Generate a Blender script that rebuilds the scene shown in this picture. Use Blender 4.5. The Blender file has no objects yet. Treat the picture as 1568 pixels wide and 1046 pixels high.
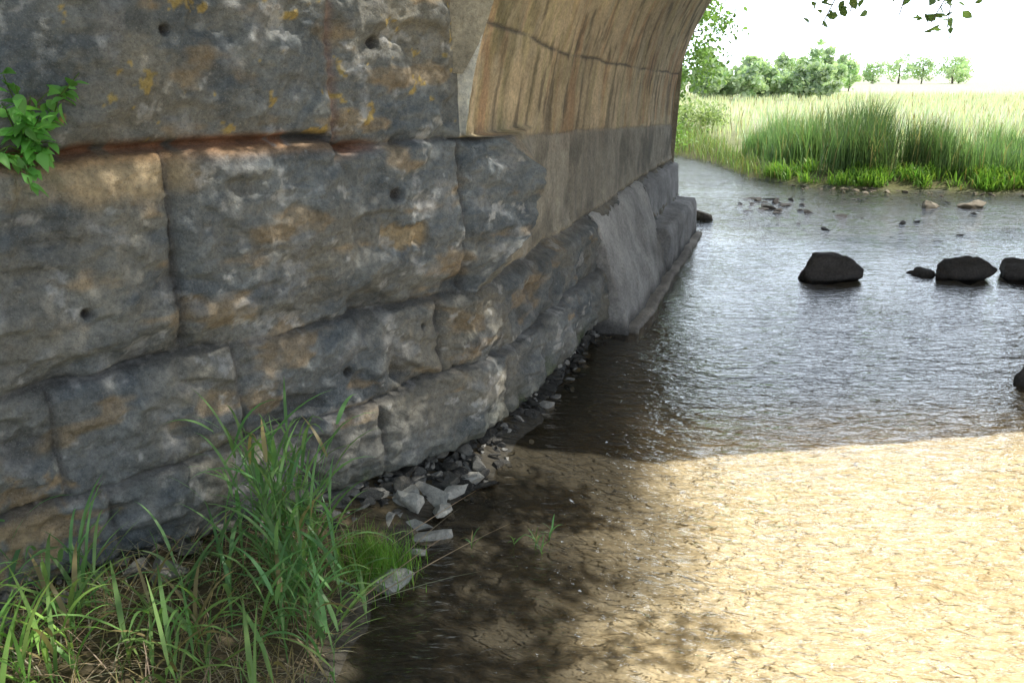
import bpy, math, numpy as np
from mathutils import Vector
rng=np.random.default_rng(7)
D=bpy.data; SC=bpy.context.scene
# ------------------------------------------------------------ helpers
_p=np.random.default_rng(3).permutation(256); _p=np.concatenate([_p,_p,_p])
_g=np.random.default_rng(4).normal(size=(256,3)); _g/=np.linalg.norm(_g,axis=1)[:,None]
def pn(x,y,z):
    x,y,z=np.broadcast_arrays(np.asarray(x,float),np.asarray(y,float),np.asarray(z,float))
    xi=np.floor(x).astype(int); yi=np.floor(y).astype(int); zi=np.floor(z).astype(int)
    fx,fy,fz=x-xi,y-yi,z-zi
    f=lambda t:t*t*t*(t*(t*6-15)+10)
    u,v,w=f(fx),f(fy),f(fz); r=0
    for a in (0,1):
        for b in (0,1):
            for c in (0,1):
                h=_p[_p[_p[(xi+a)&255]+((yi+b)&255)]+((zi+c)&255)]
                g=_g[h]
                d=g[...,0]*(fx-a)+g[...,1]*(fy-b)+g[...,2]*(fz-c)
                r=r+d*(u if a else 1-u)*(v if b else 1-v)*(w if c else 1-w)
    return r*1.5
def fbm(x,y,z,s=1,o=4,g=.5):
    r=0;a=1
    for i in range(o):
        r=r+a*pn(x*s+i*17.3,y*s+i*5.1,z*s-i*9.7); a*=g; s*=2.03
    return r
def ridged(x,y,z,s=1,o=4):
    r=0;a=1
    for i in range(o):
        r=r+a*(.5-np.abs(pn(x*s+i*7.3,y*s-i*5.1,z*s+i*3.7))*1.6); a*=.5; s*=2.1
    return r
def sm(a,b,x):
    t=np.clip((x-a)/(b-a),0,1); return t*t*(3-2*t)
def mkmesh(name,V,F,mat,col=None,smooth=True,parent=None,attrs=None):
    V=np.asarray(V,np.float32); F=np.asarray(F,np.int32)
    me=D.meshes.new(name); k=F.shape[1]
    me.vertices.add(len(V)); me.vertices.foreach_set('co',V.ravel())
    me.loops.add(F.size); me.loops.foreach_set('vertex_index',F.ravel())
    me.polygons.add(len(F)); me.polygons.foreach_set('loop_start',np.arange(0,F.size,k,dtype=np.int32))
    me.polygons.foreach_set('loop_total',np.full(len(F),k,np.int32))
    me.update(calc_edges=True); me.validate()
    me.polygons.foreach_set('use_smooth',np.full(len(me.polygons),smooth))
    if col is not None:
        c=np.ones((len(V),4),np.float32); c[:,:3]=np.clip(col,0,1)
        a=me.color_attributes.new('Col','FLOAT_COLOR','POINT'); a.data.foreach_set('color',c.ravel())
    if attrs:
        for n,v in attrs.items():
            a=me.attributes.new(n,'FLOAT','POINT'); a.data.foreach_set('value',np.asarray(v,np.float32))
    me.materials.append(mat)
    ob=D.objects.new(name,me); SC.collection.objects.link(ob)
    if parent: ob.parent=parent
    return ob
def gridfaces(nr,nc):
    i=np.arange(nr*nc).reshape(nr,nc)
    return np.stack([i[:-1,:-1].ravel(),i[:-1,1:].ravel(),i[1:,1:].ravel(),i[1:,:-1].ravel()],1)
def empty(name,loc=(0,0,0)):
    e=D.objects.new(name,None); SC.collection.objects.link(e); return e
class NT:
    def __init__(s,name):
        s.m=D.materials.new(name); s.m.use_nodes=True; s.t=s.m.node_tree; s.t.nodes.clear()
        s.out=s.n('ShaderNodeOutputMaterial')
    def n(s,typ,**kw):
        x=s.t.nodes.new(typ)
        for k,v in kw.items(): setattr(x,k,v)
        return x
    def l(s,a,b): s.t.links.new(a,b)
    def noise(s,scale,detail=6,rough=.6,vec=None,dist=0):
        x=s.n('ShaderNodeTexNoise'); x.inputs['Scale'].default_value=scale; x.inputs['Detail'].default_value=detail
        x.inputs['Roughness'].default_value=rough; x.inputs['Distortion'].default_value=dist
        if vec: s.l(vec,x.inputs['Vector'])
        return x.outputs['Fac']
    def ramp(s,fac,stops):
        r=s.n('ShaderNodeValToRGB'); e=r.color_ramp.elements
        while len(e)<len(stops): e.new(.5)
        for q,(p,c) in zip(e,stops):
            q.position=p; q.color=c if len(c)==4 else (*c,1)
        s.l(fac,r.inputs['Fac']); return r.outputs['Color']
    def mix(s,a,b,fac,mode='MIX'):
        x=s.n('ShaderNodeMix',data_type='RGBA',blend_type=mode)
        for v,i in ((fac,0),(a,6),(b,7)):
            if isinstance(v,(int,float)): x.inputs[i].default_value=v
            elif isinstance(v,tuple): x.inputs[i].default_value=(*v,1)
            else: s.l(v,x.inputs[i])
        return x.outputs[2]
    def math(s,op,a,b=0.):
        x=s.n('ShaderNodeMath',operation=op)
        for v,i in ((a,0),(b,1)):
            if isinstance(v,(int,float)): x.inputs[i].default_value=v
            else: s.l(v,x.inputs[i])
        return x.outputs[0]
    def bump(s,h,strength,dist,prev=None):
        b=s.n('ShaderNodeBump'); b.inputs['Strength'].default_value=strength; b.inputs['Distance'].default_value=dist
        s.l(h,b.inputs['Height'])
        if prev: s.l(prev,b.inputs['Normal'])
        return b.outputs[0]
    def coord(s,scale=(1,1,1),rot=(0,0,0)):
        c=s.n('ShaderNodeTexCoord'); m=s.n('ShaderNodeMapping'); m.inputs['Scale'].default_value=scale; m.inputs['Rotation'].default_value=rot
        s.l(c.outputs['Object'],m.inputs['Vector']); return m.outputs[0]
# ------------------------------------------------------------ materials
def stone_mat(name,bs=1.0):
    N=NT(name); at=N.n('ShaderNodeAttribute',attribute_name='Col'); co=N.coord()
    v1=N.ramp(N.noise(5,5,.65,co),[(.3,(.70,.70,.70)),(.55,(1,1,1)),(.75,(1.25,1.24,1.2))])
    v2=N.ramp(N.noise(38,5,.7,co),[(.3,(.60,.60,.60)),(.5,(1,1,1)),(.72,(1.4,1.38,1.33))])
    c=N.mix(at.outputs['Color'],v1,1.,'MULTIPLY'); c=N.mix(c,v2,.8,'MULTIPLY')
    n3=N.noise(130,3,.75,co)
    sp=N.ramp(n3,[(.58,(0,0,0)),(.66,(1,1,1))])
    c=N.mix(c,(.50,.48,.43),N.math('MULTIPLY',sp,.28))
    pz=N.ramp(n3,[(.33,(1,1,1)),(.41,(0,0,0))])
    c=N.mix(c,(.05,.05,.045),N.math('MULTIPLY',pz,.55))
    b=N.n('ShaderNodeBsdfPrincipled'); b.inputs['Roughness'].default_value=.92; b.inputs['Specular IOR Level'].default_value=.2
    N.l(c,b.inputs['Base Color'])
    n=N.bump(N.noise(18,6,.72,co),.7*bs,.026); n=N.bump(N.noise(80,4,.75,co),.8*bs,.009,n)
    N.l(n,b.inputs['Normal']); N.l(b.outputs[0],N.out.inputs[0]); return N.m
M_stone=stone_mat('weathered_stone')
M_conc=stone_mat('footing_concrete',.4)
M_rub=stone_mat('rubble_stone',.8)
def leaf_mat(name,tr=.4,rough=.5):
    N=NT(name); at=N.n('ShaderNodeAttribute',attribute_name='Col')
    c=at.outputs['Color']
    b=N.n('ShaderNodeBsdfPrincipled'); b.inputs['Roughness'].default_value=rough; b.inputs['Specular IOR Level'].default_value=.35
    t=N.n('ShaderNodeBsdfTranslucent'); m=N.n('ShaderNodeMixShader'); m.inputs[0].default_value=tr
    c2=N.mix(c,(1.3,1.45,.7),1.,'MULTIPLY')
    N.l(c,b.inputs['Base Color']); N.l(c2,t.inputs['Color']); N.l(b.outputs[0],m.inputs[1]); N.l(t.outputs[0],m.inputs[2])
    N.l(m.outputs[0],N.out.inputs[0]); return N.m
M_leaf=leaf_mat('foliage'); M_grass=leaf_mat('grass_blade',.35,.42)
N=NT('bark'); b=N.n('ShaderNodeBsdfPrincipled'); b.inputs['Roughness'].default_value=.9
N.l(N.ramp(N.noise(12,6,.7,N.coord((1,1,.25))),[(.3,(.05,.04,.03)),(.7,(.2,.17,.13))]),b.inputs['Base Color'])
N.l(N.bump(N.noise(14,6,.7,N.coord((1,1,.25))),.8,.02),b.inputs['Normal']); N.l(b.outputs[0],N.out.inputs[0]); M_bark=N.m
# ground
N=NT('ground_soil'); at=N.n('ShaderNodeAttribute',attribute_name='Col'); co=N.coord()
v=N.ramp(N.noise(7,5,.65,N.coord((1,2.,1),(0,0,math.radians(-18)))),[(.3,(.80,.76,.68)),(.7,(1.15,1.15,1.14))]); v2=N.ramp(N.noise(50,4,.7,co),[(.3,(.78,.76,.72)),(.7,(1.15,1.15,1.15))])
c=N.mix(N.mix(at.outputs['Color'],v,1.,'MULTIPLY'),v2,1.,'MULTIPLY')
b=N.n('ShaderNodeBsdfPrincipled'); b.inputs['Roughness'].default_value=.95; b.inputs['Specular IOR Level'].default_value=.15
N.l(c,b.inputs['Base Color']); bb=N.bump(N.noise(6,2,.5,N.coord((1,2.6,1),(0,0,math.radians(-18))),1.2),.9,.06); N.l(N.bump(N.noise(30,4,.6,co),.3,.015,bb),b.inputs['Normal']); N.l(b.outputs[0],N.out.inputs[0]); M_ground=N.m
# water
N=NT('river_water'); ra=N.n('ShaderNodeAttribute',attribute_name='chop')
co=N.coord((1.0,2.2,1),(0,0,math.radians(-12)))
h1=N.noise(2.6,2,.5,co,.7); h2=N.noise(8.5,2,.55,co,1.0); h3=N.noise(26,2,.5,co,.5)
h=N.math('ADD',N.math('MULTIPLY',h1,.9),N.math('ADD',N.math('MULTIPLY',h2,.55),N.math('MULTIPLY',h3,.06)))
h=N.math('MULTIPLY',h,ra.outputs['Fac'])
bn=N.bump(h,1.0,.06)
fr=N.n('ShaderNodeFresnel'); fr.inputs['IOR'].default_value=1.48; N.l(bn,fr.inputs['Normal'])
gl=N.n('ShaderNodeBsdfGlossy'); gl.inputs['Roughness'].default_value=.03; gl.inputs['Color'].default_value=(1,1,1,1); N.l(bn,gl.inputs['Normal'])
tr=N.n('ShaderNodeBsdfTransparent'); tr.inputs['Color'].default_value=(.94,.925,.875,1)
m=N.n('ShaderNodeMixShader'); N.l(fr.outputs[0],m.inputs[0]); N.l(tr.outputs[0],m.inputs[1]); N.l(gl.outputs[0],m.inputs[2])
N.l(m.outputs[0],N.out.inputs[0]); M_water=N.m
# ------------------------------------------------------------ bridge frame
C0=np.array([-.38,4.95]); fd=np.array([.719,.695]); fn=np.array([.695,-.719])
K0=np.array([-.28,4.98]); bd=np.array([.317,.948]); bnm=np.array([.948,-.317])
ff=np.array([.976,.216]); R=3.3; Z0=1.9
bridge=empty('stone_arch_bridge')
def archo(z):
    d=np.clip(z-Z0,0,R); return R-np.sqrt(np.maximum(R*R-d*d,0))
zs=np.concatenate([np.arange(-.4,3.05,.0115),np.arange(3.08,3.95,.05)])
s_cols=np.concatenate([np.linspace(7,3.05,30),np.arange(2.98,0.0,-.0115)])
nb=70; t_cols=np.concatenate([np.linspace(0,.25,140)[:-1],np.linspace(.25,1,170)])
def ecurve(z): return sm(1.20,1.66,z)*(1-.45*sm(1.90,2.13,z))*(1-sm(2.12,2.15,z))
nF,nC,nS=len(s_cols),nb,len(t_cols)
Z=np.repeat(zs[:,None],nF+nC+nS,1)
s1=.06*np.clip(zs-2.2,0,2)-.10*sm(1.15,1.5,zs)
e=ecurve(zs); ao=archo(zs); low=1-sm(1.13,1.20,zs)
t0=.525*e+ao*.6*(zs>2.13); 
TE=8.8+ao*.6
S=s1[:,None]+s_cols[None,:]*(1-s1[:,None]/7)
PF=C0[None,None,:]-S[...,None]*fd
T=t0[:,None]+(TE-t0)[:,None]*t_cols[None,:]
O=.25*e[:,None]*(1-sm(.50,1.45,T))+low[:,None]*(.0+.09*sm(0,1.2,T))*(1-sm(3.05,3.2,T)) + ao[:,None]
PS=K0+T[...,None]*bd+O[...,None]*bnm
w=np.linspace(0,1,nC+2)[1:-1]
PA=C0-s1[:,None]*fd; PB=PS[:,0,:]
PC=PA[:,None,:]*(1-w)[None,:,None]+PB[:,None,:]*w[None,:,None]
P=np.concatenate([PF,PC,PS],1)
segl=np.linalg.norm(PB-PA,axis=1)
Q=np.concatenate([-S,segl[:,None]*w[None,:]-s1[:,None],segl[:,None]+T-t0[:,None]-s1[:,None]],1)
seg=np.concatenate([np.zeros(nF),np.ones(nC),np.full(nS,2)])[None,:]+np.zeros_like(Z)
up=sm(2.10,2.16,zs)[:,None,None]
nFv=np.broadcast_to(fn,PF.shape).copy()
facen=np.array([.216,-.976])
mid=.5*fn+.5*bnm
wn=sm(.0,1,w)
nCv=(fn*(1-wn)[:,None]+mid*wn[:,None])[None]*(1-up)+np.broadcast_to(facen,PC.shape)*up
nSv=np.broadcast_to(bnm,PS.shape).copy()
k=sm(0,.30,T-t0[:,None])[...,None]
nSv=nSv*k+(1-k)*mid*(1-up)+(1-k)*bnm*up
NR=np.concatenate([nFv,nCv,nSv],1); NR=NR/np.linalg.norm(NR,axis=2)[...,None]
X,Y=P[...,0],P[...,1]
isS=(seg==2); front=(seg==0)
TT=np.concatenate([np.zeros_like(PF[...,0]),np.zeros_like(PC[...,0]),T],1)
wz=Z+.022*fbm(X,Y,Z,1.3,3)+.004*fbm(X,Y,Z,9,2)
wq=Q+.018*fbm(X+5,Y,Z,1.7,3)+.004*fbm(X,Y+3,Z,9,2)
tilt=np.where(isS,-.045*np.clip(TT,0,9),0)
b3=2.13+.06*(Q<-.8)+tilt
b4=np.where(isS,2.80-.06*np.clip(TT,0,2),3.05)+tilt*.5
bounds=[.22+0*Z,.70+.06*fbm(X,Y,0*Z,.8,2),1.20+0*Z,b3,b4,3.75+0*Z]
cidx=np.zeros(Z.shape,int)
dh=np.full(Z.shape,9.)
for i,bb in enumerate(bounds):
    cidx+= (wz>bb)
    dh=np.minimum(dh,np.abs(wz-bb)+(.0 if i else .03))
VJ={0:[-5,-3.8,-2.9,-2.1,-1.4,-.7,0,.9,1.7,2.6],1:[-5.5,-4.1,-3.0,-2.15,-.62,.55,1.3,2.1,2.9],2:[-5,-3.6,-2.3,-1.45,-.12,.75,1.6,2.4,3.2],
    3:[-5,-3.3,-1.66,.08,1.5,2.6,3.9,5.2,6.5,7.9],4:[-6,-4.5,-2.75,-.76,.3,1.9,3.3,4.6,6.2,7.6],5:[-5.5,-3.6,-1.9,.3,2.4,4.1,5.5,7.0,8.4],6:[-5,-3,-1,1.8,3.2,5.1]}
dv=np.full(Z.shape,9.); sid=np.zeros(Z.shape)
for c,js in VJ.items():
    m=cidx==c; js=np.array(js)
    dd=np.abs(wq[m][:,None]-js[None,:]).min(1); dv[m]=dd
    sid[m]=c*20+np.searchsorted(js,wq[m])
rs=np.random.default_rng(11).normal(size=(400,4)); SI=sid.astype(int)
d=np.minimum(dh,dv)
barrel=sm(.0,.5,TT-.2)*(seg==2)*sm(1.15,1.3,Z); barrel=np.where((seg>=1)&(Z>2.14),1.,barrel)
rough=1-.88*barrel
edge=np.where((Z>2.14)&front,sm(0,.10,-Q-s1[:,None]),1.)
rough=rough*(.15+.85*edge)
L=fbm(X,Y,Z,1.5,4); Mn=ridged(X,Y,Z*1.2,2.3,5); Sn=fbm(X,Y,Z,14,4,.6); 
strat=fbm(X*.45,Y*.45,Z*2.6,3,4,.6)
chip=np.abs(pn(X*3.1+4,Y*3.1,Z*4.3)); chip=-sm(.28,.45,chip)*.03
bul=np.choose(np.clip(cidx,0,6),[.03,.045,.045,.085,.045,.03,.03])
coff=np.choose(np.clip(cidx,0,6),[-.04,.10,.03,.0,.0,.0,.0])
disp=coff*(1-barrel)+bul*rough*(1-np.exp(-d/.045))+rough*(.050*L+.042*(Mn-.45)+.014*Sn+.016*strat+chip)+rough*rs[SI,0]*.012
gd=np.where(front,.024,.012)*(.4+.6*rough)*(.5+.8*sm(-.3,.3,fbm(X,Y,Z,2,2)))
dv2=np.where(dv<dh,.6,1.)
disp-=gd*dv2*np.exp(-(d/.010)**2)
j1=np.exp(-((wz-b3)/.026)**2)*sm(-.45,-.75,Q)*(front)
disp-=.085*j1
disp-=.08*np.exp(-((Z-1.27-.05*L)/.09)**2)*(front|((seg==1)))*sm(-2.6,-1.6,Q)
uc=.02+.30*sm(-.4,-2.4,Q)+.09*L
uc=np.where(isS,.05+.10*L,uc)
und=1-sm(uc-.10,uc+.03,Z)
disp-=und*.24*(1-barrel)+und*.10*Mn
holes=[(.435,1.86,.035),(.505,2.65,.034),(.783,.89,.026),(1.6,2.68,.022),(.25,1.05,.018),(2.1,1.5,.02)]
hm=np.zeros_like(Z)
for hs,hz,hr in holes:
    g=np.exp(-(((Q+hs)**2+(Z-hz)**2)/(hr*hr))**2)*front
    disp-=.06*g; hm=np.maximum(hm,g)
pk=sm(.17,.13,np.abs(Q+.38+.05*L))*sm(.085,.05,np.abs(Z-1.62+.03*Sn))*front
disp-=.028*pk
XX=X+NR[...,0]*disp; YY=Y+NR[...,1]*disp
V=np.stack([XX,YY,Z],-1).reshape(-1,3)
grey=np.array([.185,.202,.205]); warm=np.array([.24,.22,.17]); tan=np.array([.60,.48,.31]); band=np.array([.30,.285,.245])
col=np.ones(Z.shape+(3,))*grey
def blend(c,k): 
    global col; k=np.clip(k,0,1)[...,None]; col=col*(1-k)+np.array(c)*k
blend(warm,.28+.8*fbm(X,Y,Z,1.1,3)+.15*rs[SI,1])
blend([.11,.13,.145],sm(.0,.5,fbm(X+9,Y,Z*2,2.2,4))*.7)
blend([.33,.25,.15],sm(.25,.55,fbm(X+3,Y+9,Z*2.2,2.1,4))*.65*(Z>.6))
blend([.31,.315,.31],sm(.25,.6,fbm(X-9,Y,Z,4.5,4))*.5)
blend([.46,.36,.22],sm(.3,.12,np.hypot((Q+1.85)*.7,(Z-2.08)*2.2)+.15*L)*front*(cidx==3)*.85)
blend([.42,.31,.16],pk*.7)
blend([.42,.30,.16],sm(.28,.1,np.hypot((Q+2.5),(Z-.62)*1.2)+.2*Sn)*front*.75)
blend(tan,barrel*1.0)
blend([.43,.38,.27],barrel*sm(-.1,.5,fbm(X,Y,Z*.25,3.5,4))*.6)
blend([.48,.29,.16],barrel*sm(.05,.45,fbm(X*1.3+4,Y*1.3,Z*.35,1.9,4))*.7*(Z>1.9))
blend([.58,.50,.27],barrel*sm(.0,.5,fbm(X*6+4,Y*6,Z*.5,1.6,3))*.5)
blend([.16,.13,.09],barrel*sm(.15,.5,fbm(X*4,Y*4,Z*.5,1.5,4))*.75)
blend([.22,.20,.10],barrel*sm(.2,.5,fbm(X*2+9,Y*2,Z*.4,1.5,4))*sm(4,0,TT)*.6)
blend([.07,.055,.04],barrel*isS*np.exp(-((wz-b4)/.011)**2)*.9*sm(-.5,0,fbm(X,Y,Z,2.5,2)))
zt=Z-(2.13+tilt)
blend(band,barrel*sm(.03,-.03,zt)*.85)
blend([.16,.15,.125],barrel*sm(-.1,.4,fbm(X,Y,Z,1.7,4))*sm(.1,-.2,zt)*.75)
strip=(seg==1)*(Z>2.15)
blend([.80,.77,.66],strip*1.)  # pale stone colour painted in to stand for sun on this strip
blend([.30,.26,.19],strip*sm(.25,.45,fbm(X,Y,Z,5,3))*.7)
blend([.05,.045,.04],strip*sm(.012,.004,np.abs(wz-2.83)))
blend([.18,.17,.155],np.exp(-(d/.012)**2)*.6*(cidx>0)*(1-.4*barrel)*(1-strip))
blend([.34,.25,.21],np.exp(-(np.abs(wq+.76)/.02)**2)*(cidx==4)*.8)
brick=j1*sm(-.25,.0,fbm(X*3,Y*3,Z,2.5,3))
blend([.58,.22,.08],brick*1.0)
blend([.44,.26,.12],np.exp(-((wz-b3+.035)/.03)**2)*sm(-.6,-.9,Q)*front*.6)
blend([.07,.065,.06],hm)
li=sm(.60,.68,fbm(X*1.0,Y,Z,7,4,.6)); blend([.45,.33,.10],li*front*(Z>2.2)*.8)
blend([.48,.48,.46],sm(.54,.64,fbm(X+20,Y,Z,6.5,4,.6))*(1-barrel)*.55)
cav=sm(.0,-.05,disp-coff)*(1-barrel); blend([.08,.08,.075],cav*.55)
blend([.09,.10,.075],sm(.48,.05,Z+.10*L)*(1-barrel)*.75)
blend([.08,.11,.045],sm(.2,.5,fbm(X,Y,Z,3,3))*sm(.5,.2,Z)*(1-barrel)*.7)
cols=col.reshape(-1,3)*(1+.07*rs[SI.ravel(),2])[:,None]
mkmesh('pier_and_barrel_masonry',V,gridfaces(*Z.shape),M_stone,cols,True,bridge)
def surf(name,fn_,us,vs,mat,colr,parent=bridge,amp=.01):
    U,W=np.meshgrid(us,vs,indexing='ij'); p=fn_(U,W)
    n=fbm(p[...,0],p[...,1],p[...,2],2,3)*amp
    p=p+n[...,None]
    c=np.ones(U.shape+(3,))*np.array(colr)*(1+.35*fbm(p[...,0],p[...,1],p[...,2],1.2,4))[...,None]
    return mkmesh(name,p.reshape(-1,3),gridfaces(*U.shape),mat,c.reshape(-1,3),True,parent)
th0=math.asin((3.9-Z0)/R)
def soff(U,W):
    o=R-R*np.cos(U); z=Z0+R*np.sin(U); t=W+o*.6
    xy=K0+t[...,None]*bd+o[...,None]*bnm
    return np.concatenate([xy,z[...,None]],-1)
surf('arch_soffit',soff,np.linspace(th0-.02,math.pi,60),np.linspace(0,8.8,60),M_stone,(.50,.42,.29))
def rp(U,W):
    o=2*R+0*U; t=W+o*.6; xy=K0+t[...,None]*bd+o[...,None]*bnm
    return np.concatenate([xy,U[...,None]],-1)
surf('right_pier_wall',rp,np.linspace(-.5,Z0,20),np.linspace(0,8.8,50),M_stone,(.34,.31,.25))
A=2*R/.857
def spand(off,sgn,name):
    a=np.concatenate([np.linspace(-7,0,12),np.linspace(0,A,70)[1:-1],np.linspace(A,A+9,12)])
    def f(U,W):
        r=np.clip(R-U*.857,-R,R); zb=Z0+np.sqrt(np.maximum(R*R-r*r,0)); zb=np.where((U<=0)|(U>=A),-.5,zb)
        if off==0: zb=np.where(U<=0,2.5,zb)
        z=zb+(6.4-zb)*W
        xy=K0+off*bd+U[...,None]*ff
        if off==0: xy=xy+np.where(U<0,.03,0)[...,None]*bd
        return np.concatenate([xy,z[...,None]],-1)
    surf(name,f,a,np.linspace(0,1,16),M_stone,(.40,.36,.27),amp=0.0)
spand(0,1,'near_spandrel'); spand(8.8,1,'far_spandrel')
def deck(U,W): 
    xy=K0+W[...,None]*bd+U[...,None]*ff; return np.concatenate([xy,6.4+0*U[...,None]],-1)
surf('deck_top',deck,np.linspace(-7,A+9,10),np.linspace(0,8.8,6),M_stone,(.2,.2,.19),amp=0)
def wtop(U,W):
    xy=C0-U[...,None]*fd-W[...,None]*fn; return np.concatenate([xy,3.92+0*U[...,None]],-1)
surf('wing_wall_coping',wtop,np.linspace(.27,7,10),np.linspace(-.1,.9,5),M_stone,(.3,.29,.25),amp=.01)
# ------------------------------------------------------------ concrete footing
def footing(name,tA,tB,sec,colr,nz=10):
    sec=np.array(sec,float); sec[:,0]-=.05*(sec[:,0]>0.05); pts=[]
    for i in range(len(sec)-1):
        n=max(2,int(np.linalg.norm(sec[i+1]-sec[i])/.04)); 
        for k in range(n): pts.append(sec[i]+(sec[i+1]-sec[i])*k/n)
    pts.append(sec[-1]); pts=np.array(pts); ts=np.arange(tA,tB+.001,.04)
    o0=-.05
    capw=np.linspace(0,1,14)[:-1]
    O_=[];T_=[];Z_=[]
    for wv in capw: O_.append(o0+(pts[:,0]-o0)*wv); T_.append(np.full(len(pts),tA+.02*(1-wv))); Z_.append(pts[:,1])
    for t in ts: O_.append(pts[:,0]); T_.append(np.full(len(pts),t)); Z_.append(pts[:,1])
    for wv in capw[::-1]: O_.append(o0+(pts[:,0]-o0)*wv); T_.append(np.full(len(pts),tB)); Z_.append(pts[:,1])
    O_,T_,Z_=map(np.array,(O_,T_,Z_))
    xy=K0+T_[...,None]*bd+O_[...,None]*bnm
    n=.035*fbm(xy[...,0],xy[...,1],Z_,2.0,4)+.006*fbm(xy[...,0],xy[...,1],Z_,12,3)
    cr=np.clip(O_/.3,0,1)
    xy=xy+(n*cr)[...,None]*bnm-(n*.7)[...,None]*bd; Zz=Z_+.6*n*(Z_>.1)
    c=np.ones(O_.shape+(3,))*np.array(colr); f=fbm(xy[...,0],xy[...,1],Zz,1.6,4)
    c*= (1+.35*f)[...,None]
    wet=sm(.20,.05,Zz+.05*f)[...,None]; c=c*(1-wet*.65)
    mkmesh(name,np.stack([xy[...,0],xy[...,1],Zz],-1).reshape(-1,3),gridfaces(*O_.shape),M_conc,c.reshape(-1,3),True,bridge)
footing('concrete_footing_near',3.22,6.0,[(.50,-.4),(.50,.02),(.42,.35),(.16,1.08),(.10,1.17),(-.05,1.22)],(.38,.375,.36))
footing('concrete_footing_far',5.9,8.95,[(.50,-.4),(.50,.5),(.46,.60),(.20,.63),(.16,1.12),(-.05,1.2)],(.28,.28,.28))
footing('footing_toe_ledge',3.3,9.0,[(.60,-.4),(.60,.035),(.58,.05),(.42,.055)],(.75,.70,.62))
# ------------------------------------------------------------ terrain + river polygon
poly=np.array([(-2,-30),(.2,-3),(.35,0),(-.2,1.6),(-.74,2.9),(-.70,3.5),(-.55,4.0),(-.45,4.4),(.0,5.2),(2.45,13.2),(3.0,15),(3.4,18),(3.9,22),(3.3,27),(0,31.5),(-25,38),(-25,43),(0,35),(4.6,29.5),(5.9,24.5),(6.0,21),(6.7,19.5),(8.5,18.6),(11,18.0),(16,17.4),(16,15.9),(10.4,15.2),(7.45,6.6),(7.4,0),(7,-30)],float)
def sdist(x,y):
    p=np.stack([x.ravel(),y.ravel()],1); dm=np.full(len(p),1e9); ins=np.zeros(len(p),bool)
    for i in range(len(poly)):
        a=poly[i];b=poly[(i+1)%len(poly)];ab=b-a
        t=np.clip(((p-a)@ab)/(ab@ab),0,1); q=a+t[:,None]*ab
        dm=np.minimum(dm,np.hypot(*(p-q).T))
        cond=((a[1]>p[:,1])!=(b[1]>p[:,1]))&(p[:,0]<(b[0]-a[0])*(p[:,1]-a[1])/((b[1]-a[1])+1e-12)+a[0])
        ins^=cond
    return np.where(ins,-dm,dm).reshape(x.shape)
def height(x,y):
    sd=sdist(x,y)+.10*fbm(x,y,0*x,1.3,3)
    n=fbm(x,y,0*x,.9,4)
    inz=-.05*sm(0,.12,-sd)-.21*sm(0,1.1,-sd)+(.03*n+.02*fbm(x,y,0*x,4,2))*sm(0,.3,-sd)
    far=sm(12,20,y)
    out=.04+(.22*sm(0,.8,sd)+.5*sm(.5,4,sd)*(1-.55*far))+.06*n*sm(0,1,sd)+.25*sm(20,90,y)
    z=np.where(sd<0,inz-.0,out*sm(-.02,.15,sd))
    dx,dy=x-C0[0],y-C0[1]; d1=-(dx*fn[0]+dy*fn[1]); kx,ky=x-K0[0],y-K0[1]; d2=-(kx*bnm[0]+ky*bnm[1]); tt=kx*bd[0]+ky*bd[1]
    em=sm(.45,.9,d1)*sm(.45,.9,d2)*(1-sm(8.3,13.5,tt))*(1-sm(6,16,-dx))
    z=z*(1-em)+em*3.75
    d3=(kx*bnm[0]+ky*bnm[1])-2*R; em2=sm(.6,2.,d3)*sm(-3,.5,tt-4)*(1-sm(6.5,9.5,tt-4)); z=np.where(em2>0.01,np.maximum(z,em2*4),z)
    return z,sd
xs=np.concatenate([-np.geomspace(400,4,40),np.arange(-3.9,8,.07),np.arange(8,18,.25),np.geomspace(18.3,400,40)])
ys=np.concatenate([-np.geomspace(200,2,25),np.arange(-1.9,9,.07),np.arange(9,32,.2),np.geomspace(32.3,900,50)])
GX,GY=np.meshgrid(xs,ys); GZ,SD=height(GX,GY)
c=np.ones(GX.shape+(3,))*np.array([.12,.10,.065])
def cb(c,k,v): k=np.clip(k,0,1)[...,None]; return c*(1-k)+np.array(v)*k
nn=fbm(GX,GY,0*GX,.7,4)
sand=sm(-.35,.75,(GX-.15*(GY-3)-.50)+.40*nn)*sm(.05,-.1,SD)
c=cb(c,(SD<.15)*1.,[.085,.08,.068]); c=cb(c,sand,[.88,.79,.61])
c=cb(c,sm(.0,.8,fbm(GX,GY,0*GX,1.6,4))*sand*.30,[.66,.53,.33])
c=cb(c,sm(5.6,7.4,GY)*(SD<.05)*.85,[.17,.19,.20])
c=cb(c,sm(11.5,13.5,GY)*(SD<.05)*.9,[.10,.11,.11])
field=sm(.4,1.2,SD)*sm(15,19,GY); c=cb(c,field,[.28,.31,.15]); 
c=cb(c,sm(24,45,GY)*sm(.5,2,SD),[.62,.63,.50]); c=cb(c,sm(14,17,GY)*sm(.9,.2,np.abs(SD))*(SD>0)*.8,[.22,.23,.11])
c=cb(c,sm(1.5,3,SD)*(GY<14),[.10,.13,.05])
mkmesh('ground',np.stack([GX,GY,GZ],-1).reshape(-1,3),gridfaces(*GX.shape),M_ground,c.reshape(-1,3))
wx=np.concatenate([np.arange(-26,-4,1.),np.arange(-4,17,.15)]); wy=np.concatenate([np.arange(-30,-2,1.),np.arange(-2,44,.2)])
WX,WY=np.meshgrid(wx,wy)
chop=.29+.42*sm(12,15,WY)*(1-sm(24,30,WY))+.20*fbm(WX,WY,0*WX,.35,3)+.32*sm(6.5,4.5,WY)
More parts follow.
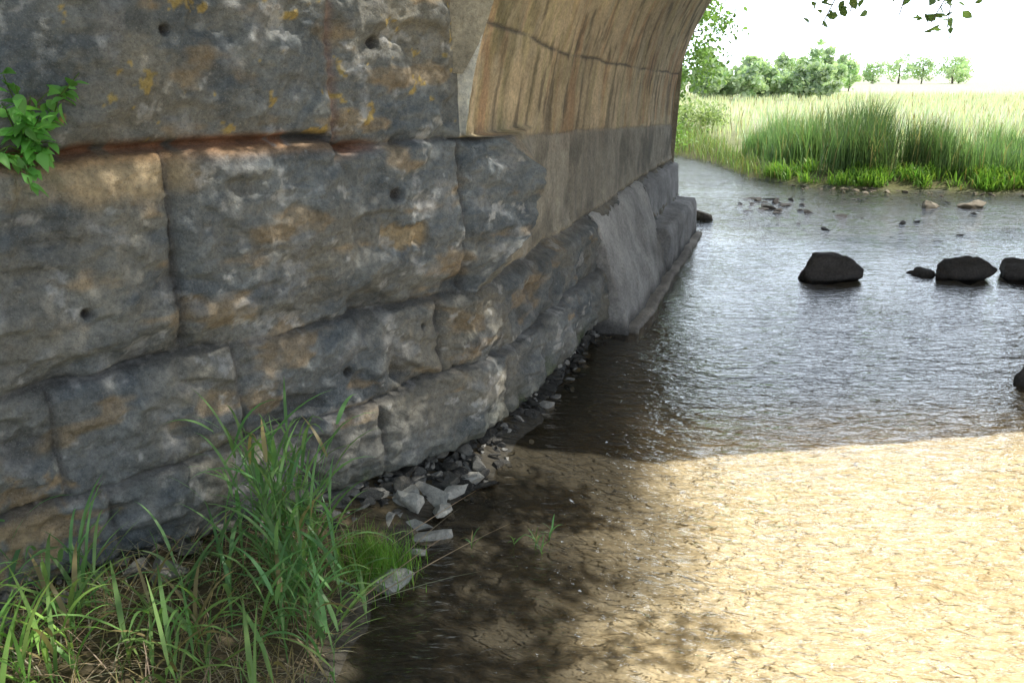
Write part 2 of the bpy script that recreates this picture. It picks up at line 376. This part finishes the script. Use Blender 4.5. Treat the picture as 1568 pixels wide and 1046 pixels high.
chop=np.clip(chop,.12,1.1)
WZ=.006*fbm(WX,WY,0*WX,1.6,2)*(1+2*sm(12,15,WY))
mkmesh('river_water',np.stack([WX,WY,WZ],-1).reshape(-1,3),gridfaces(*WX.shape),M_water,None,True,None,{'chop':chop.ravel()})
def gz(x,y): 
    z,_=height(np.atleast_1d(np.asarray(x,float)),np.atleast_1d(np.asarray(y,float))); return z
# ------------------------------------------------------------ rocks
import bmesh
bm=bmesh.new(); bmesh.ops.create_icosphere(bm,subdivisions=4,radius=1); ICO=np.array([v.co[:] for v in bm.verts]); ICF=np.array([[v.index for v in f.verts] for f in bm.faces]); bm.free()
bm=bmesh.new(); bmesh.ops.create_icosphere(bm,subdivisions=2,radius=1); IC2=np.array([v.co[:] for v in bm.verts]); IF2=np.array([[v.index for v in f.verts] for f in bm.faces]); bm.free()
def rockv(base,seed,sc,lo=.5,hi=.85,na=.14):
    r=np.random.default_rng(seed); o=r.uniform(-50,50,3); v=base.copy()
    for i in range(11):
        n=r.normal(size=3); n/=np.linalg.norm(n); dd=r.uniform(lo,hi); k=v@n; v=v-np.clip(k-dd,0,None)[:,None]*n*.97
    v=v*(1+na*fbm(v[:,0]+o[0],v[:,1]+o[1],v[:,2]+o[2],1.6,4))[:,None]
    return v*np.array(sc)
def rock(name,x,y,z,sc,seed,colr,mat=M_rub):
    v=rockv(ICO,seed,sc,.42,.75,.22); c=np.ones((len(v),3))*np.array(colr); wet=sm(.09,.0,v[:,2]+z)[:,None]; c=c*(1-.6*wet)
    return mkmesh(name,v+np.array([x,y,z]),ICF,mat,c,True)
dk=(.095,.09,.088)
for i,(x,y,z,sc) in enumerate([(4.02,10.35,.04,(.46,.33,.27)),(5.35,10.5,-.02,(.23,.16,.14)),(5.87,10.45,.03,(.38,.3,.25)),(6.55,10.4,.04,(.42,.32,.28)),(4.5,6.5,.03,(.32,.26,.21)),(3.42,14.9,.0,(.30,.24,.2))]):
    rock('river_rock',x,y,z,sc,20+i,dk)
for i,(x,y,sc) in enumerate([(8.2,16.2,(.26,.2,.15)),(9.1,16.3,(.36,.2,.14))]): rock('river_rock',x,y,.0,sc,60+i,(.36,.32,.25))
def scatter(name,pts,sizes,cols,seed,mat=M_rub):
    Vs=[];Fs=[];Cs=[];n0=0
    for i,(p,s) in enumerate(zip(pts,sizes)):
        r=np.random.default_rng(seed+i); v=rockv(IC2,seed+i,(s*r.uniform(.8,1.6),s*r.uniform(.6,1.1),s*r.uniform(.3,.75)),.3,.62,.08)
        a=r.uniform(0,6.28); ca,sa=math.cos(a),math.sin(a); b_=r.uniform(-.7,.7); v=v@np.array([[1,0,0],[0,math.cos(b_),-math.sin(b_)],[0,math.sin(b_),math.cos(b_)]])@np.array([[ca,-sa,0],[sa,ca,0],[0,0,1]])
        Vs.append(v+p); Fs.append(IF2+n0); n0+=len(v); Cs.append(np.ones((len(v),3))*cols[i])
    mkmesh(name,np.concatenate(Vs),np.concatenate(Fs),mat,np.concatenate(Cs),False)
pts=[];sz=[];cl=[]
for i in range(1000):
    t=rng.uniform(-.4,3.6); o=rng.normal(.02,.13)+.02; 
    p=K0+t*bd+o*bnm; s=abs(rng.normal(0,.030))+.010; hgt=max(-.12,.07-.55*max(0,o-.0))
    pts.append(np.array([p[0],p[1],hgt+rng.uniform(-.05,.03)])); sz.append(s*1.3); g=rng.uniform(.03,.10) if rng.random()<.75 else rng.uniform(.25,.5); cl.append(np.array([g,g*.98,g*.9]))
for i in range(620):
    s_=rng.uniform(-.1,2.9); o=rng.normal(.03,.13); p=C0-s_*fd+o*fn; z=gz(p[0],p[1])[0]
    z=max(z,.0)+rng.uniform(-.04,.06)
    pts.append(np.array([p[0],p[1],z])); s=abs(rng.normal(0,.03))+.014; sz.append(s*1.3); g=rng.uniform(.05,.26); cl.append(np.array([g,g*.98,g*.88]))
for (x,y,z,s,g) in [(-.62,4.42,.08,.19,.42),(-.5,4.5,.04,.18,.48),(-.72,4.3,.04,.17,.38),(-.42,4.38,.02,.14,.48),(-.56,4.22,.0,.13,.46),(-.85,4.25,.02,.16,.34),(-.45,4.12,.0,.12,.44),(-.63,3.62,.03,.13,.46),(-1.0,4.1,.08,.13,.3),(-.36,4.55,.04,.15,.46),(-1.2,3.0,.1,.09,.25),(-.6,4.33,.10,.15,.48),(-.75,4.15,.03,.12,.44),(-.5,3.95,.0,.08,.44),(-.3,4.72,.03,.11,.44)]:
    pts.append(np.array([x,y,z])); sz.append(s); cl.append(np.array([g,g*.99,g*.9]))
scatter('rubble',pts,sz,cl,1000)
pts=[];sz=[];cl=[]
for i in range(36):
    x=rng.uniform(4.5,6.2); y=rng.uniform(15.0,17.5); pts.append(np.array([x,y,-.01])); sz.append(rng.uniform(.05,.17)); cl.append(np.array([.12,.115,.11]))
for i in range(34):
    x=rng.uniform(3.6,10.5); y=rng.uniform(12.0,18); pts.append(np.array([x,y,-.02])); sz.append(rng.uniform(.05,.13)); cl.append(np.array([.12,.115,.11]))
for i in range(90):
    x=rng.uniform(6.5,12.5); y=19.4-(x-6.5)*.25+rng.normal(0,.3)-.2; pts.append(np.array([x,y,.0])); sz.append(rng.uniform(.03,.12)); cl.append(np.array([.3,.26,.2])*rng.uniform(.4,1.1))
scatter('river_stones',pts,sz,cl,5000)
# ------------------------------------------------------------ blades
def blades(base,az,ln,wd,lean,droop,n=7,tw=None):
    B=len(base); t=np.linspace(0,1,n); ang=lean[:,None]+droop[:,None]*t[None]**1.5; ds=ln[:,None]/(n-1)
    hx=np.concatenate([np.zeros((B,1)),np.cumsum(np.sin(ang[:,:-1])*ds,1)],1); hz=np.concatenate([np.zeros((B,1)),np.cumsum(np.cos(ang[:,:-1])*ds,1)],1)
    ctr=np.stack([base[:,0,None]+hx*np.cos(az)[:,None],base[:,1,None]+hx*np.sin(az)[:,None],base[:,2,None]+hz],-1)
    ta=az+math.pi/2+(tw if tw is not None else 0)
    side=np.stack([np.cos(ta),np.sin(ta),0*ta],-1)
    w=wd[:,None]*np.clip(np.minimum(.45+t*3,1)*(1-t**2.2),.02,1)[None]*.5
    Lf=ctr-side[:,None]*w[...,None]; Rt=ctr+side[:,None]*w[...,None]
    V=np.stack([Lf,Rt],2).reshape(-1,3)
    i=np.arange(B)[:,None]*(2*n)+2*np.arange(n-1)[None]; i=i.ravel()
    F=np.stack([i,i+1,i+3,i+2],1); return V,F,ctr,2*n
def gcol(n,base,var,k,yel=.15):
    c=np.ones((n,3))*np.array(base)*rng.uniform(1-var,1+var,(n,1)); c[:,0]*=rng.uniform(.85,1.25,n)
    y=rng.random(n)<yel; c[y]=np.array([.33,.27,.13])*rng.uniform(.7,1.2,(y.sum(),1)); return np.repeat(c,k,0)
def bladeobj(name,*a,base_col=(.10,.17,.05),var=.35,yel=.1,mat=None,**k):
    V,F,_,kk=blades(*a,**k); return mkmesh(name,V,F,mat or M_grass,gcol(len(a[0]),base_col,var,kk,yel),True)
U=rng.uniform
def canes(name,cx,cy,rx,ry,n,hmin,hmax,seed,colr,lw=.020,yel=.06,ll=.34):
    r=np.random.default_rng(seed); SB=[];SA=[];SL=[];SN=[];SD_=[]
    x=r.normal(cx,rx,n); y=r.normal(cy,ry,n); z=np.maximum(gz(x,y),0)-.02
    h=r.uniform(hmin,hmax,n); az=r.uniform(0,6.28,n); ln_=r.uniform(.0,.28,n); dr=r.uniform(.05,.5,n)
    V1,F1,ctr,k1=blades(np.stack([x,y,z],1),az,h,np.full(n,.008),ln_,dr,n=9)
    c1=np.repeat(np.ones((n,3))*np.array(colr)*1.1,k1,0)
    for i in range(n):
        m=r.integers(4,8)
        for j in range(m):
            f=.15+.85*(j+.5)/m; q=f*8; a=int(min(q,7)); p=ctr[i,a]+(ctr[i,a+1]-ctr[i,a])*(q-a)
            SB.append(p); SA.append(az[i]+math.pi*j+r.normal(0,.7)); SL.append(ll*r.uniform(.6,1.25)); SN.append(r.uniform(.25,.8)); SD_.append(r.uniform(.6,1.9))
    n2=len(SB); V2,F2,_,k2=blades(np.array(SB),np.array(SA),np.array(SL),r.uniform(.6,1.2,n2)*lw,np.array(SN),np.array(SD_),n=8,tw=r.normal(0,.35,n2))
    c2=gcol(n2,colr,.35,k2,yel)
    return mkmesh(name,np.concatenate([V1,V2]),np.concatenate([F1,F2+len(V1)]),M_grass,np.concatenate([c1,c2]),True)
gc=(.16,.31,.115)
canes('tall_grass_clump',-1.06,3.40,.11,.09,34,.55,1.0,1,gc)
canes('tall_grass_clump',-.92,3.12,.13,.10,22,.3,.56,2,gc)
canes('tall_grass_clump',-1.75,3.05,.16,.12,10,.25,.5,3,gc)
canes('tall_grass_clump',-1.35,2.75,.25,.12,18,.18,.38,4,(.18,.32,.10),yel=.25)
canes('tall_grass_clump',-1.85,2.55,.12,.1,12,.2,.38,5,(.28,.50,.12))
canes('water_sprig',.03,4.0,.10,.06,6,.04,.09,6,gc,lw=.010,ll=.09)
n=900; x=rng.normal(-.70,.09,n); y=rng.normal(3.72,.09,n)
bladeobj('fine_grass_tuft',np.stack([x,y,np.maximum(gz(x,y),0)],1),U(0,6.28,n),U(.08,.24,n),U(.003,.005,n),U(0,.6,n),U(.2,1.2,n),base_col=(.19,.38,.07),yel=.05)
n=1500; x=U(-2.6,-.8,n); y=U(2.2,3.9,n); 
bladeobj('dry_grass_litter',np.stack([x,y,np.maximum(gz(x,y),0)+.01],1),U(0,6.28,n),U(.1,.4,n),U(.003,.007,n),U(.7,1.4,n),U(.2,1.0,n),base_col=(.40,.36,.26),var=.4,yel=.4)
n=700; x=U(-3,-.85,n); y=U(1.8,3.6,n)
bladeobj('bank_grass',np.stack([x,y,np.maximum(gz(x,y),0)],1),U(0,6.28,n),U(.08,.25,n),U(.004,.008,n),U(0,.7,n),U(.3,1.4,n),base_col=(.17,.31,.09),yel=.2)
b0=np.array([(-.75,3.3,.1),(-.8,3.35,.05),(-.65,3.9,.08),(-.9,3.2,.1),(-.7,3.6,.03)]); 
bladeobj('dry_reed_stem',b0,np.array([.5,.75,.6,.2,.9]),np.array([.9,.7,.6,.8,.7]),np.full(5,.008),np.full(5,1.25),np.array([.2,.25,.1,.3,.3]),base_col=(.42,.38,.30),yel=0)
def bankpts(n,x0,x1,y0,y1,dmin,dmax,clump=0):
    x=U(x0,x1,n*4); y=U(y0,y1,n*4); sd=sdist(x,y); k=(sd>dmin)&(sd<dmax)
    if clump: k&=fbm(x,y,0*x,clump,2)+rng.normal(0,.12,len(x))>-.05
    x,y=x[k][:n],y[k][:n]; return x,y
x,y=bankpts(12000,6.0,18,18,24,.6,3.0,.8); n=len(x); prof=.52+.34*fbm(x,y,0*x,.6,2)+.44*sm(2.2,.4,np.abs(x-8.6))
cc_=np.array([.18,.28,.13])*(1.35-.6*sm(1.9,.3,np.abs(x-8.9)))[:,None]
V,F,_,kk=blades(np.stack([x,y,gz(x,y)],1),U(0,6.28,n),prof*U(.9,1.7,n),U(.012,.03,n),U(0,.25,n),U(.1,1.1,n),n=5)
cv=cc_*U(.6,1.4,(n,1)); yl=rng.random(n)<.10; cv[yl]=np.array([.42,.37,.2]); mkmesh('reed_bed',V,F,M_grass,np.repeat(cv,kk,0),True)
x,y=bankpts(4500,6.3,11.5,18.2,21,.1,.9,.9); n=len(x)
bladeobj('bank_herbs',np.stack([x,y,gz(x,y)],1),U(0,6.28,n),U(.12,.42,n),U(.02,.05,n),U(0,.7,n),U(.4,1.6,n),base_col=(.24,.42,.09),var=.3,yel=.04,n=4)
x,y=bankpts(24000,4,50,21,70,1.8,60); n=len(x)
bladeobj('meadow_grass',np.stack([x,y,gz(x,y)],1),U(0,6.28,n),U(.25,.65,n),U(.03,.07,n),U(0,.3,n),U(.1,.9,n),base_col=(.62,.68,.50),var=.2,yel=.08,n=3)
x,y=bankpts(11000,-4,6.5,14,32,.0,2.5); n=len(x)
bladeobj('left_bank_grass',np.stack([x,y,gz(x,y)],1),U(0,6.28,n),U(.2,.6,n),U(.015,.03,n),U(0,.5,n),U(.2,1.2,n),base_col=(.26,.36,.13),yel=.15,n=4)
# ------------------------------------------------------------ leaves/trees
def leaves(C,size,colr,seed,asp=.55):
    r=np.random.default_rng(seed); n=len(C); a=r.normal(size=(n,3)); a[:,2]-=.3; a/=np.linalg.norm(a,axis=1)[:,None]
    b=r.normal(size=(n,3)); b[:,2]*=.5; b-= (b*a).sum(1)[:,None]*a; b/=np.linalg.norm(b,axis=1)[:,None]; c=np.cross(a,b)
    s=(size*r.uniform(.6,1.3,n))[:,None]
    prof=[(-.5,0,0),(-.2,.5,.06),(.15,.42,.05),(.5,0,-.08),(.15,-.42,.05),(-.2,-.5,.06)]
    V=np.stack([C+a*s*p+b*s*q*asp+c*s*h for p,q,h in prof],1).reshape(-1,3)
    F=np.arange(6*n).reshape(n,6); return V,F,6
def tube(pts,rad,ns=8):
    pts=np.array(pts,float); V=[];
    for i,p in enumerate(pts):
        d_=pts[min(i+1,len(pts)-1)]-pts[max(i-1,0)]; d_/=np.linalg.norm(d_); a=np.cross(d_,[.3,.9,.2]); a/=np.linalg.norm(a); b=np.cross(d_,a)
        for k in range(ns):
            t=2*math.pi*k/ns; V.append(p+rad[i]*(a*math.cos(t)+b*math.sin(t)))
    F=[[i*ns+k,i*ns+(k+1)%ns,(i+1)*ns+(k+1)%ns,(i+1)*ns+k] for i in range(len(pts)-1) for k in range(ns)]
    return np.array(V),np.array(F)
def limb(a,b,r0,r1,seed,sag=0,n=9):
    r=np.random.default_rng(seed); a,b=np.array(a,float),np.array(b,float); t=np.linspace(0,1,n); L_=np.linalg.norm(b-a)
    p=a+(b-a)*t[:,None]+np.cumsum(r.normal(0,.02*L_,(n,3)),0)*np.sin(t*math.pi)[:,None]; p[:,2]+=sag*np.sin(t*math.pi)
    return tube(p,r0+(r1-r0)*t)
def join(parts):
    V=[];F=[];n=0
    for v,f in parts: V.append(v);F.append(f+n);n+=len(v)
    return np.concatenate(V),np.concatenate(F)
def clusters(cen,rad,ncl,nl,cr,seed,shell=.5):
    r=np.random.default_rng(seed); d_=r.normal(size=(ncl,3)); d_/=np.linalg.norm(d_,axis=1)[:,None]
    c=np.array(cen)+d_*(r.uniform(shell,1,(ncl,1))**.6)*np.array(rad); 
    p=np.repeat(c,nl,0)+r.normal(size=(ncl*nl,3))*cr*np.array([1,1,.7]); lum=np.repeat(r.uniform(.6,1.4,ncl),nl); return c,p,lum
def tree(name,base,top,crowns,ls,colr,seed,r0=.2):
    par=empty(name); ps=[]; lum=[]; lim=[limb(base,top,r0,r0*.35,seed)]; 
    for i,(cen,rad,ncl,nl,cr) in enumerate(crowns):
        c,p,l=clusters(cen,rad,ncl,nl,cr,seed+i); ps.append(p); lum.append(l)
        st=np.array(base)*(.45-.1*(i%3))+np.array(top)*(.55+.1*(i%3)); lim.append(limb(st,cen,r0*.5,r0*.15,seed+50+i))
        for j in range(0,ncl,max(1,ncl//14)): lim.append(limb(cen,c[j],r0*.14,r0*.03,seed+100+j))
    V,F=join(lim); mkmesh('trunk',V,F,M_bark,None,True,par)
    p=np.concatenate(ps); lum=np.concatenate(lum); V,F,k=leaves(p,ls,colr,seed)
    c=np.ones((len(p),3))*np.array(colr)*lum[:,None]*rng.uniform(.8,1.2,(len(p),1))
    mkmesh('crown',V,F,M_leaf,np.repeat(c,k,0),False,par); return par
tree('riverside_tree',(1.7,18.8,.4),(2.2,18.8,5.5),[((2.8,18.6,5.2),(2.1,2.0,2.0),110,50,.24),((2.95,18.4,3.2),(1.6,1.5,1.2),90,50,.20),((2.7,18.2,1.5),(1.0,1.0,.9),50,55,.18)],.10,(.26,.39,.14),31)
tree('riverside_bush',(2.6,20.8,.4),(2.8,20.8,1.4),[((3.0,20.6,1.1),(1.0,1.0,.8),50,60,.2)],.09,(.26,.38,.12),33,.06)
tree('willow_shrub',(6.3,31.5,.3),(6.4,31.5,1.2),[((6.4,31.5,.8),(1.6,1.0,.6),50,60,.2)],.12,(.40,.47,.26),34,.06)
# ---- overhanging tree
saz,sel=82.,58.
sv=np.array([math.cos(math.radians(sel))*math.sin(math.radians(saz)),math.cos(math.radians(sel))*math.cos(math.radians(saz)),math.sin(math.radians(sel))])
kx_,ky_=sv[0]/sv[2],sv[1]/sv[2]
par=empty('overhanging_tree')
def shadec():
    r=np.random.default_rng(77); C=[]; st=.25
    for gx in np.arange(-5.2,1.3,st):
        for gy in np.arange(1.0,5.0,st):
            sx=gx+r.uniform(0,st); sy=gy+r.uniform(0,st)
            lim_=1.1-.30*(sy-3.7)**2+.15*r.normal()
            if sx>max(lim_,.3): continue
            edge_=sx>lim_-.9
            if r.random()<(.42 if edge_ else .08): continue
            z=r.uniform(5.1,6.8); x=sx+kx_*z; y=sy+ky_*z
            if y>4.95+.216*(x+.3): continue
            C.append((x,y,z))
    return np.array(C)
cc=shadec(); pp=np.repeat(cc,95,0)+np.random.default_rng(5).normal(size=(len(cc)*95,3))*np.array([.12,.12,.11])
# leaves cut out along sun rays to place flecks on wall and water
hit=np.full(len(pp),False)
t_=((pp[:,0]-C0[0])*fn[0]+(pp[:,1]-C0[1])*fn[1])/(sv[0]*fn[0]+sv[1]*fn[1])
hp=pp-t_[:,None]*sv; hs=-((hp[:,0]-C0[0])*fd[0]+(hp[:,1]-C0[1])*fd[1]); hz=hp[:,2]
wob=.35*fbm(hs,hz,0*hs,6,3)
for (s_,z_,a_,b_) in [(.48,2.64,.20,.13),(.18,2.70,.15,.12),(1.02,2.72,.16,.12),(.22,2.42,.13,.08),(1.42,1.92,.16,.12),(.18,1.98,.12,.08),(1.8,2.75,.10,.08),(.38,1.50,.12,.06),(1.1,.78,.16,.06)]:
    hit|=((hs-s_)/a_)**2+((hz-z_)/b_)**2+wob*2<1.25
t2=pp[:,2]/sv[2]; gx=pp[:,0]-t2*sv[0]; gy=pp[:,1]-t2*sv[1]; wob2=.5*fbm(gx,gy,0*gx,4,3)
for (x_,y_,a_,b_) in [(.46,4.45,.42,.20),(.78,3.92,.20,.13),(.68,3.22,.32,.17),(.06,3.5,.16,.11),(.98,3.0,.2,.15),(.30,3.85,.13,.09),(1.0,4.3,.28,.13),(-.1,4.15,.12,.08),(-1.85,2.5,.3,.25)]:
    hit|=((gx-x_)/a_)**2+((gy-y_)/b_)**2+wob2*1.6<1.1
pp=pp[~hit]
tips=[((2.3,5.0,4.2),(1.72,4.9,2.75)),((2.5,4.9,4.4),(2.1,4.8,2.80)),((2.8,4.9,4.4),(2.42,4.9,2.74)),((2.4,4.9,4.4),(1.85,4.85,2.82)),((2.8,4.9,4.2),(2.3,4.85,2.76))]
lims=[limb((-2.6,-1.6,.4),(-1.8,-.6,4.2),.28,.2,1),limb((-1.8,-.6,4.2),(1.0,2.2,5.9),.19,.1,2,.3),limb((1.0,2.2,5.9),(3.6,3.9,6.3),.09,.04,3,.2),limb((1.0,2.2,5.9),(1.4,4.7,6.0),.08,.03,4,.2),limb((-1.8,-.6,4.2),(-2.2,1.0,7.0),.16,.05,5),limb((1.8,3.0,6.1),(2.5,4.9,4.3),.035,.012,6,.4),limb((-1.8,-.6,4.2),(-4,-2,7.5),.15,.05,7)]
tp=[]
for i,(a,b_) in enumerate(tips):
    lims.append(limb(a,b_,.006,.003,20+i)); a,b_=np.array(a),np.array(b_)
    for k in range(70): tp.append(a+(b_-a)*rng.uniform(.1,1.0)**.6+rng.normal(0,.055,3)*np.array([1.3,1,.6]))
for j in range(0,len(cc),5):
    s_=[np.array((1.0,2.2,5.9)),np.array((2.3,3.1,6.2)),np.array((1.2,3.6,6.0)),np.array((3.3,3.7,6.3))]; k=min(s_,key=lambda q:np.linalg.norm(q-cc[j])); lims.append(limb(k,cc[j],.016,.005,200+j))
c2,p2,l2=clusters((-2.6,-.5,7.2),(2.2,2.2,1.3),60,60,.25,9)
V,F=join(lims); mkmesh('trunk_and_limbs',V,F,M_bark,None,True,par)
allp=np.concatenate([pp,p2]); V,F,k=leaves(allp,.080,(.1,.18,.05),8,.6)
mkmesh('canopy_leaves',V,F,M_leaf,np.repeat(np.ones((len(allp),3))*np.array([.11,.18,.05])*rng.uniform(.7,1.3,(len(allp),1)),k,0),False,par)
tp=np.array(tp); V,F,k=leaves(tp,.06,None,18,.6)
mkmesh('hanging_twig_leaves',V,F,M_leaf,np.repeat(np.ones((len(tp),3))*np.array([.16,.26,.09])*rng.uniform(.7,1.3,(len(tp),1)),k,0),False,par)
# distant trees
P_=[];Lm=[];tr=[]
def dt(x,y,h,w,n,cr,seed,bz=.5,nl=34):
    c_,p,l=clusters((x,y,bz+h*.52),(w/2*.85,w/2*.85,h*.40),n,nl,cr,seed,.2); P_.append(p);Lm.append(.5+.5*l*rng.uniform(.85,1.15)); tr.append(limb((x,y,bz-.2),(x,y,bz+h*.6),w*.03,w*.012,seed))
for q,(xx,yy,hh,ww) in enumerate([(50,150,4.4,6),(53.5,152,5.2,6.5),(57.5,150,5.0,6),(62.5,150,4.2,4),(67.5,151,5.6,7),(71,150,4.9,5),(76,149,5.6,7),(79,153,4.6,4),(43,140,4.2,6),(46.5,142,4,5)]): dt(xx,yy,hh,ww,34,.36,300+q)
for q in range(14):
    xx=10.5+q*.85+rng.normal(0,.3); dt(xx,62+rng.normal(0,2),rng.uniform(2.2,3.7)*(1.1 if q in(3,8,9,11) else .9),rng.uniform(1.8,3.0),24,.2,340+q,.5,50)
for q,(xx,yy,hh,ww) in enumerate([(26.6,80,4.6,1.3),(28.0,80,5.2,1.2),(29.3,81,4.7,1.3),(31.5,84,4.2,2.2),(25,80,4.2,2),(33.5,86,3.4,2.4)]): dt(xx,yy,hh,ww,24,.2,380+q)
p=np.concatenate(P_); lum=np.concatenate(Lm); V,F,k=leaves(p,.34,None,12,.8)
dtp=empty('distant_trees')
mkmesh('crowns',V,F,M_leaf,np.repeat(np.ones((len(p),3))*np.array([.50,.60,.45])*lum[:,None],k,0),False,dtp)  # crowns painted pale to stand for distance haze
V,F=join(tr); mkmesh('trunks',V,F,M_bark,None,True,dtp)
# ------------------------------------------------------------ wall plant
Pl=[];St=[];r=np.random.default_rng(91)
def ovate(p,dr,nrm,L_,W_):
    dr=dr/np.linalg.norm(dr); sd_=np.cross(dr,nrm); sd_/=np.linalg.norm(sd_); nn_=np.cross(sd_,dr)
    V=[];ts=[0,.12,.3,.5,.72,.9,1]; ws=[.03,.38,.5,.44,.27,.1,.0]
    for t,w_ in zip(ts,ws):
        c_=p+dr*L_*t-nn_*L_*.25*t*t
        V+= [c_-sd_*W_*w_+nn_*W_*w_*.35,c_,c_+sd_*W_*w_+nn_*W_*w_*.35]
    F=[]
    for i in range(6): F+=[[3*i,3*i+1,3*i+4,3*i+3],[3*i+1,3*i+2,3*i+5,3*i+4]]
    return np.array(V),np.array(F)
root=np.append(C0-2.20*fd+.0*fn,2.17)
for k in range(16):
    e_=root+np.append(fd*r.uniform(-.20,.20)+fn*r.uniform(.08,.20),r.uniform(-.12,.42)); St.append(limb(root,e_,.004,.002,700+k,.03,6))
    for j in range(10):
        f=r.uniform(.25,1.05); p=root+(e_-root)*f; dr=np.array([r.normal(),r.normal()-.3,r.normal()*.5-.2]); nrm=np.array([.1,-.5,1])+r.normal(0,.3,3)
        L_=r.uniform(.05,.09); Pl.append(ovate(p,dr,nrm,L_,L_*.55))
par=empty('wall_plant'); V,F=join(Pl); cl=np.repeat(np.array([.20,.47,.11])*r.uniform(.6,1.4,(len(Pl),1)),21,0)
mkmesh('leaves',V,F,M_grass,cl,True,par); V,F=join(St); mkmesh('stems',V,F,M_grass,np.ones((len(V),3))*[.12,.2,.05],True,par)
# ------------------------------------------------------------ light, sky, camera
Wd=D.worlds.new('World'); SC.world=Wd; Wd.use_nodes=True; nt=Wd.node_tree; bg=nt.nodes['Background']
sk=nt.nodes.new('ShaderNodeTexSky'); sk.sky_type='NISHITA'; sk.sun_disc=False; sk.sun_elevation=math.radians(sel); sk.sun_rotation=math.radians(saz)
sk.air_density=1.0; sk.dust_density=1.5; sk.ozone_density=1.0
tc=nt.nodes.new('ShaderNodeTexCoord'); sx=nt.nodes.new('ShaderNodeSeparateXYZ'); nt.links.new(tc.outputs['Generated'],sx.inputs[0])
# haze belt added to the sky for ambient light; boosted ahead for wall contrast
rp_=nt.nodes.new('ShaderNodeValToRGB'); el=rp_.color_ramp.elements; el[0].position=.0; el[0].color=(1,1,1,1); el[1].position=1; el[1].color=(.12,.12,.12,1)
q=el.new(.34); q.color=(.95,.95,.95,1); q=el.new(.48); q.color=(.15,.15,.15,1)
nt.links.new(sx.outputs[2],rp_.inputs[0])
mr=nt.nodes.new('ShaderNodeMapRange'); mr.interpolation_type='SMOOTHSTEP'; mr.inputs[1].default_value=-.1; mr.inputs[2].default_value=.75; nt.links.new(sx.outputs[1],mr.inputs[0])
hc=nt.nodes.new('ShaderNodeMix'); hc.data_type='RGBA'; nt.links.new(mr.outputs[0],hc.inputs[0]); hc.inputs[6].default_value=(8.2,9.0,10.0,1); hc.inputs[7].default_value=(20.0,22.6,25.8,1)
mx=nt.nodes.new('ShaderNodeMix'); mx.data_type='RGBA'; nt.links.new(rp_.outputs[0],mx.inputs[0]); nt.links.new(sk.outputs[0],mx.inputs[6]); nt.links.new(hc.outputs[2],mx.inputs[7])
nt.links.new(mx.outputs[2],bg.inputs[0]); bg.inputs[1].default_value=.15
sl=D.lights.new('sun','SUN'); sl.energy=5; sl.angle=math.radians(.5); sl.color=(1,.95,.87); so=D.objects.new('sun',sl); SC.collection.objects.link(so)
so.rotation_euler=Vector(sv).to_track_quat('Z','Y').to_euler(); so.location=(10,0,20)
cam=D.cameras.new('camera'); cam.lens=29; cam.sensor_width=36; cam.clip_end=3000; cam.clip_start=.05
co=D.objects.new('camera',cam); SC.collection.objects.link(co); co.location=(0,0,2.5); co.rotation_euler=(math.radians(72),0,0); SC.camera=co
SC.view_settings.view_transform='Standard'; SC.view_settings.look='None'; SC.view_settings.exposure=0
